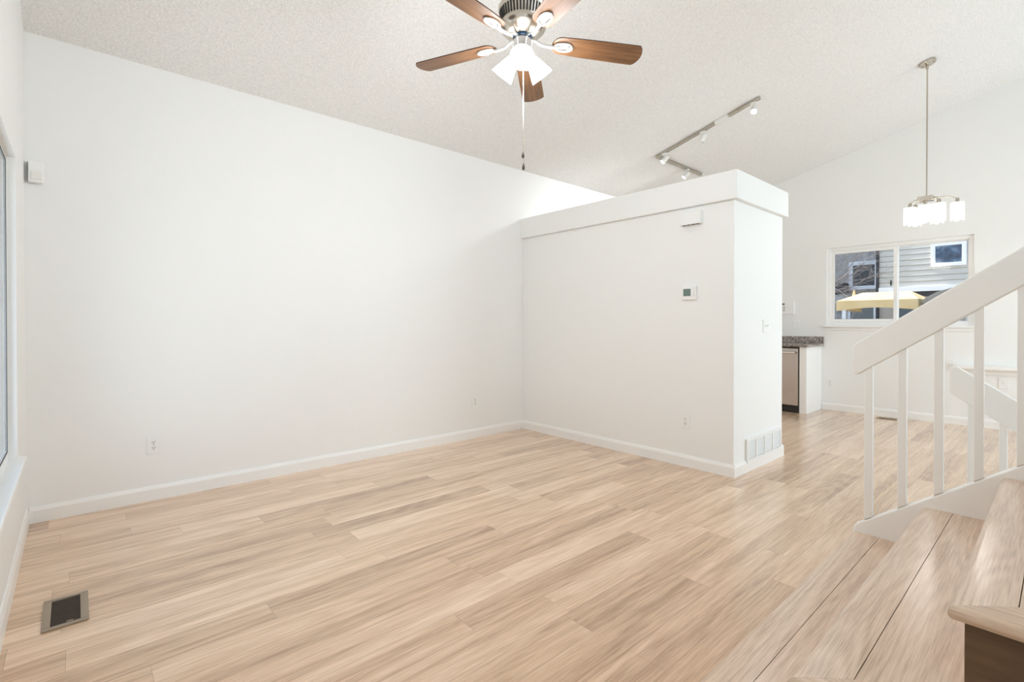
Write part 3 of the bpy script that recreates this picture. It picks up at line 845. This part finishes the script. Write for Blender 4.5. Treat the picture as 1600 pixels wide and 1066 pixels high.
# ------------------------------------------------------------------ kitchen run
KX = 7.213; KY = 2.275; KYE = 4.10
cab = thing('base_cabinet', 'white base cabinet end panel beside the dishwasher', 'cabinet', (KX, KY, 0))
bm = MB(); box(bm, KX + 0.012, FX - 0.001, KY, KY + 0.016, 0, 0.882); under(obj('end_panel', bm, M['trim'], bevel=0.002), cab)
bm = MB(); box(bm, KX, KX + 0.0118, KY, KY + 0.085, 0, 0.882); under(obj('filler_strip', bm, M['trim'], bevel=0.002), cab)
bm = MB(); box(bm, KX - 0.006, FX - 0.001, KY - 0.008, KY - 0.0005, 0, 0.018); under(obj('shoe_molding', bm, M['trim'], bevel=0.002), cab)
dw = thing('dishwasher', 'stainless steel dishwasher under the granite countertop', 'dishwasher', (KX, KY + 0.4, 0))
DY0, DY1 = KY + 0.087, KY + 0.69
bm = MB(); box(bm, KX + 0.03, FX - 0.03, DY0, DY1, 0, 0.875); under(obj('tub_body', bm, M['black']), dw)
bm = MB(); box(bm, KX - 0.004, KX + 0.028, DY0 + 0.012, DY1 - 0.012, 0.098, 0.862); d_ = under(obj('door', bm, M['steel'], bevel=0.004), dw)
bm = MB()
tube(bm, [(KX - 0.045, DY0 + 0.035, 0.805), (KX - 0.045, DY1 - 0.035, 0.805)], 0.015, 12)
for y in (DY0 + 0.085, DY1 - 0.085): tube(bm, [(KX - 0.004, y, 0.805), (KX - 0.045, y, 0.805)], 0.009, 10)
o = obj('handle', bm, M['chrome'], smooth=True); o.parent = d_
bm = MB(); box(bm, KX + 0.004, KX + 0.028, DY0 + 0.001, DY1 - 0.001, 0.0, 0.096); under(obj('toe_kick', bm, M['black']), dw)
bm = MB(); frame_ring(bm, KX + 0.002, KX + 0.026, DY0 + 0.0005, DY1 - 0.0005, 0.097, 0.876, 0.011); under(obj('door_surround', bm, M['black']), dw)
cab2 = thing('base_cabinet', 'white two-door base cabinet beyond the dishwasher under the countertop', 'cabinet', (KX, 3.5, 0))
bm = MB(); box(bm, KX + 0.02, FX - 0.001, DY1 + 0.002, KYE, 0.09, 0.882); under(obj('carcass', bm, M['trim']), cab2)
bm = MB(); box(bm, KX + 0.07, FX - 0.001, DY1 + 0.002, KYE, 0.0, 0.09); under(obj('toe_kick', bm, M['trim']), cab2)
for k in range(2):
    ya = DY1 + 0.01 + k * 0.56
    bm = MB(); box(bm, KX, KX + 0.019, ya, ya + 0.55, 0.10, 0.87); dd = under(obj('door', bm, M['trim'], bevel=0.003), cab2)
    bm = MB(); tube(bm, [(KX - 0.02, ya + 0.05, 0.7), (KX - 0.02, ya + 0.05, 0.82)], 0.006, 8); o = obj('handle', bm, M['nickel']); o.parent = dd
ct = thing('countertop', 'speckled grey granite countertop with short backsplash', 'countertop', (7.5, 3.1, 0.883))
bm = MB(); box(bm, KX - 0.028, FX - 0.001, KY - 0.030, KYE, 0.883, 0.916); under(obj('slab', bm, M['granite'], bevel=0.006, seg=3), ct)
bm = MB(); box(bm, FX - 0.022, FX - 0.001, KY - 0.030, KYE, 0.9162, 1.014); under(obj('backsplash', bm, M['granite'], bevel=0.002), ct)

# ------------------------------------------------------------------ outside the far window
GZ = -0.4
M['ground'] = pmat('patio_ground', (0.30, 0.28, 0.25), 0.9)
bm = MB(); box(bm, FXO + 0.02, 30, -20, 24, GZ - 0.2, GZ); struct('ground', bm, M['ground'])
bm = MB(); box(bm, -30, WX - 1.2, -20, 24, GZ - 0.2, GZ); struct('ground_near', bm, M['ground'])
M['siding'] = pmat('grey_lap_siding', srgb(206, 203, 196), 0.7)
M['stucco'] = pmat('grey_shingle', srgb(150, 150, 152), 0.9); n = NB(M['stucco']); v, _ = n.objxyz()
n.link(n.ramp(n.noise(v, 9, 5, 0.7), [(0.3, srgb(112, 112, 116)), (0.7, srgb(172, 172, 174))]), n.b.inputs['Base Color'])
M['house_trim'] = pmat('white_house_trim', (0.85, 0.86, 0.88), 0.6)
M['trim_blue'] = pmat('pale_house_trim', srgb(196, 206, 220), 0.6)
M['dark_trim'] = pmat('dark_downspout', srgb(52, 52, 56), 0.6)
M['house_glass'] = pmat('painted_reflection_glass', (0.02, 0.03, 0.05), 0.04, 0.0, 1.0); n = NB(M['house_glass']); v, _ = n.objxyz()
n.link(n.ramp(n.noise(v, 4.5, 5, 0.65), [(0.35, srgb(46, 58, 74)), (0.52, srgb(74, 96, 122)), (0.68, srgb(136, 160, 184))]), n.b.inputs['Base Color'])  # sky and tree reflection painted into the base colour as noise
M['dull_glass'] = pmat('dull_glass', srgb(96, 104, 108), 0.2)
M['dark_glass'] = pmat('dark_glass', srgb(62, 66, 70), 0.3)
M['canvas'] = pmat('yellow_canvas', srgb(226, 200, 152), 0.8); n = NB(M['canvas']); v, _ = n.objxyz()
n.link(n.ramp(n.noise(v, 3, 3), [(0.3, srgb(220, 190, 138)), (0.7, srgb(232, 208, 162))]), n.b.inputs['Base Color'])
M['grey_canvas'] = pmat('charcoal_canvas', srgb(74, 72, 68), 0.8)
M['bark'] = pmat('bark', srgb(158, 150, 146), 0.9)

hs = thing('neighbour_house', 'pale grey lap-sided house seen through the far window', 'house', (14.2, 0.5, GZ))
bm = MB(); HX = 14.0
y = -3.0; z = 2.015
while z < 6.0:   # overlapping boards
    prism(bm, [(HX - 0.010, z), (HX + 0.2, z), (HX + 0.2, z + 0.107), (HX - 0.002, z + 0.107)], -6, 2.90, 'y'); z += 0.121
box(bm, HX + 0.012, HX + 0.19, -6, 2.90, 2.013, 6)
under(obj('lap_siding', bm, M['siding']), hs)
bm = MB(); box(bm, HX + 0.01, HX + 3, -6, 2.90, GZ, 1.90); under(obj('ground_floor_wall', bm, pmat('beige_wall', srgb(176, 168, 158), 0.8)), hs)
bm = MB(); box(bm, HX - 0.06, HX + 0.2, -6, 2.90, 1.905, 2.013); under(obj('trim_band', bm, M['house_trim'], bevel=0.005), hs)
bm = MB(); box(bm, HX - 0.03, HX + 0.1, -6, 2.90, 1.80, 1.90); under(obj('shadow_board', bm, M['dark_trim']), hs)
bm = MB(); box(bm, HX - 0.06, HX + 0.1, 2.905, 2.955, GZ, 6); under(obj('downspout', bm, M['dark_trim'], bevel=0.01), hs)
bm = MB(); frame_ring(bm, HX - 0.05, HX + 0.05, 1.395, 1.972, 2.425, 2.94, 0.075); wf = under(obj('window_frame', bm, M['house_trim'], bevel=0.005), hs)
bm = MB(); box(bm, HX - 0.03, HX - 0.02, 1.46, 1.90, 2.49, 2.88); o = obj('pane', bm, M['house_glass']); o.parent = wf
bm = MB(); box(bm, HX - 0.03, HX - 0.02, 0.9, 1.33, 2.30, 3.1); under(obj('shutter', bm, M['dark_trim']), hs)
bm = MB(); frame_ring(bm, HX - 0.04, HX + 0.02, 2.0, 2.6, 0.2, 1.75, 0.06); wf = under(obj('door_frame', bm, M['house_trim']), hs)
bm = MB(); box(bm, HX - 0.02, HX - 0.01, 2.05, 2.55, 0.25, 1.70); o = obj('pane', bm, M['dull_glass']); o.parent = wf

h2 = thing('neighbour_house', 'darker grey shingled house with pale window trim, left of the lap siding', 'house', (15.2, 4.5, GZ))
bm = MB(); box(bm, 15.0, 17.0, 2.95, 9, GZ, 6.5); under(obj('shingle_wall', bm, M['stucco']), h2)
bm = MB(); frame_ring(bm, 14.93, 15.02, 3.10, 3.735, 2.06, 2.76, 0.085); wf = under(obj('window_frame', bm, M['trim_blue'], bevel=0.005), h2)
bm = MB(); box(bm, 14.965, 14.975, 3.18, 3.65, 2.14, 2.68); o = obj('pane', bm, M['dark_glass']); o.parent = wf
bm = MB()
for k in range(3): box(bm, 14.7 - 0.02 * k, 15.0, 3.75, 6, 1.98 + 0.10 * k, 2.03 + 0.10 * k)
under(obj('eave_boards', bm, M['dark_trim']), h2)
bm = MB(); box(bm, 14.95, 15.0, 3.75, 6, 1.72, 1.95); under(obj('fascia', bm, M['trim_blue']), h2)
bm = MB(); frame_ring(bm, 14.94, 15.02, 3.15, 3.76, 1.25, 1.70, 0.06); wf = under(obj('window_frame', bm, M['trim_blue']), h2)
bm = MB(); box(bm, 14.965, 14.975, 3.2, 3.7, 1.31, 1.64); o = obj('pane', bm, M['dull_glass']); o.parent = wf

cp = thing('patio_canopy', 'yellow fabric patio canopy with scalloped valance outside the far window', 'canopy', (12.3, 2.4, GZ))
x0, x1, y0, y1 = 11.5, 13.3, 1.80, 3.08
bm = MB()
zt = 1.648
rid = [(12.4, 2.05, 1.84), (12.4, 2.86, 1.84)]
cor = [(x0, y0, zt), (x0, y1, zt), (x1, y1, zt), (x1, y0, zt)]
v_ = [bm.verts.new(c) for c in cor] + [bm.verts.new(c) for c in rid]
for f in ((0, 1, 5, 4), (1, 2, 5), (2, 3, 4, 5), (3, 0, 4)): bm.faces.new([v_[i] for i in f])
roof = obj('canopy_roof', bm, M['canvas']); under(roof, cp)
md = roof.modifiers.new('solid', 'SOLIDIFY'); md.thickness = 0.01
bm = MB()
N = 16
for k in range(N):   # valance, sagging between the corners
    ya = y0 + (y1 - y0) * k / N; yb = y0 + (y1 - y0) * (k + 1) / N
    za = zt - 0.20 + 0.055 * math.sin(math.pi * k / N); zb = zt - 0.20 + 0.055 * math.sin(math.pi * (k + 1) / N)
    prism(bm, [(ya, za), (yb, zb), (yb, zt), (ya, zt)], x0 - 0.01, x0, 'x')
box(bm, x0, x1, y1, y1 + 0.01, zt - 0.19, zt); box(bm, x0, x1, y0 - 0.01, y0, zt - 0.19, zt)
bmesh.ops.remove_doubles(bm, verts=bm.verts, dist=1e-4)
under(obj('valance', bm, M['canvas']), cp)
bm = MB(); lathe(bm, [(0.06, 0), (0.03, 0.10), (0.01, 0.20)], 12, Matrix.Translation((12.3, 2.98, 1.70))); under(obj('peak', bm, M['canvas'], smooth=True), cp)
for (x, y) in ((x0 + 0.03, y1 - 0.12), (x0 + 0.03, y0 + 0.03), (x1 - 0.03, y0 + 0.03)):
    bm = MB(); box(bm, x - 0.03, x + 0.03, y - 0.03, y + 0.03, GZ, zt - 0.01); under(obj('post', bm, M['house_trim']), cp)

um = thing('patio_umbrella', 'charcoal patio umbrella beside the yellow canopy', 'umbrella', (11.6, 1.1, GZ))
bm = MB()
lathe(bm, [(0.02, 1.86), (0.20, 1.83), (0.42, 1.76), (0.58, 1.66), (0.63, 1.56), (0.62, 1.53), (0.60, 1.56), (0.55, 1.65), (0.40, 1.74), (0.02, 1.83)], 16, Matrix.Translation((11.6, 1.14, 0)))
under(obj('umbrella_canopy', bm, M['grey_canvas'], smooth=True), um)
bm = MB(); tube(bm, [(11.6, 1.14, GZ), (11.6, 1.14, 1.85)], 0.025, 10); under(obj('pole', bm, M['house_trim']), um)

# bare tree in front of the grey house
tr = thing('bare_tree', 'leafless tree branches in front of the grey house', 'tree', (13.64, 4.10, GZ))
bm = MB(); rnd = random.Random(11)
def branch(p, d, ln, r, depth):
    pts = [p]; dd = d.copy(); steps = 5
    for k in range(steps):
        dd = (dd + Vector((rnd.uniform(-.02, .02), rnd.uniform(-.25, .25), rnd.uniform(-.16, .2)))).normalized()
        pts.append(pts[-1] + dd * ln / steps)
    tube(bm, pts, [r * (1 - 0.6 * k / steps) for k in range(steps + 1)], 5, cap=False)
    if depth > 0:
        for k in range(4):
            q = pts[rnd.randint(1, steps)]
            nd = (dd + Vector((rnd.uniform(-.04, .04), rnd.uniform(-1.1, 1.1), rnd.uniform(-.8, .7)))).normalized()
            branch(q, nd, ln * rnd.uniform(.5, .75), r * 0.55, depth - 1)
branch(Vector((13.64, 4.10, GZ)), Vector((0, 0.06, 1)), 2.4, 0.07, 0)
for (z, dy, dz, L) in ((1.75, -0.9, 0.75, 0.9), (1.8, -1.0, 0.45, 0.95), (1.78, 0.3, 1.0, 1.0), (1.7, -0.8, 1.1, 1.0), (1.78, -0.35, 1.2, 1.1), (1.6, -1.0, 0.95, 1.0), (1.9, -0.7, 0.9, 1.0), (1.85, -1.0, 0.65, 0.9)):
    branch(Vector((13.64, 4.07, z)), Vector((rnd.uniform(-.04, .04), dy, dz)).normalized(), L, 0.015, 3)
under(obj('branches', bm, M['bark']), tr)
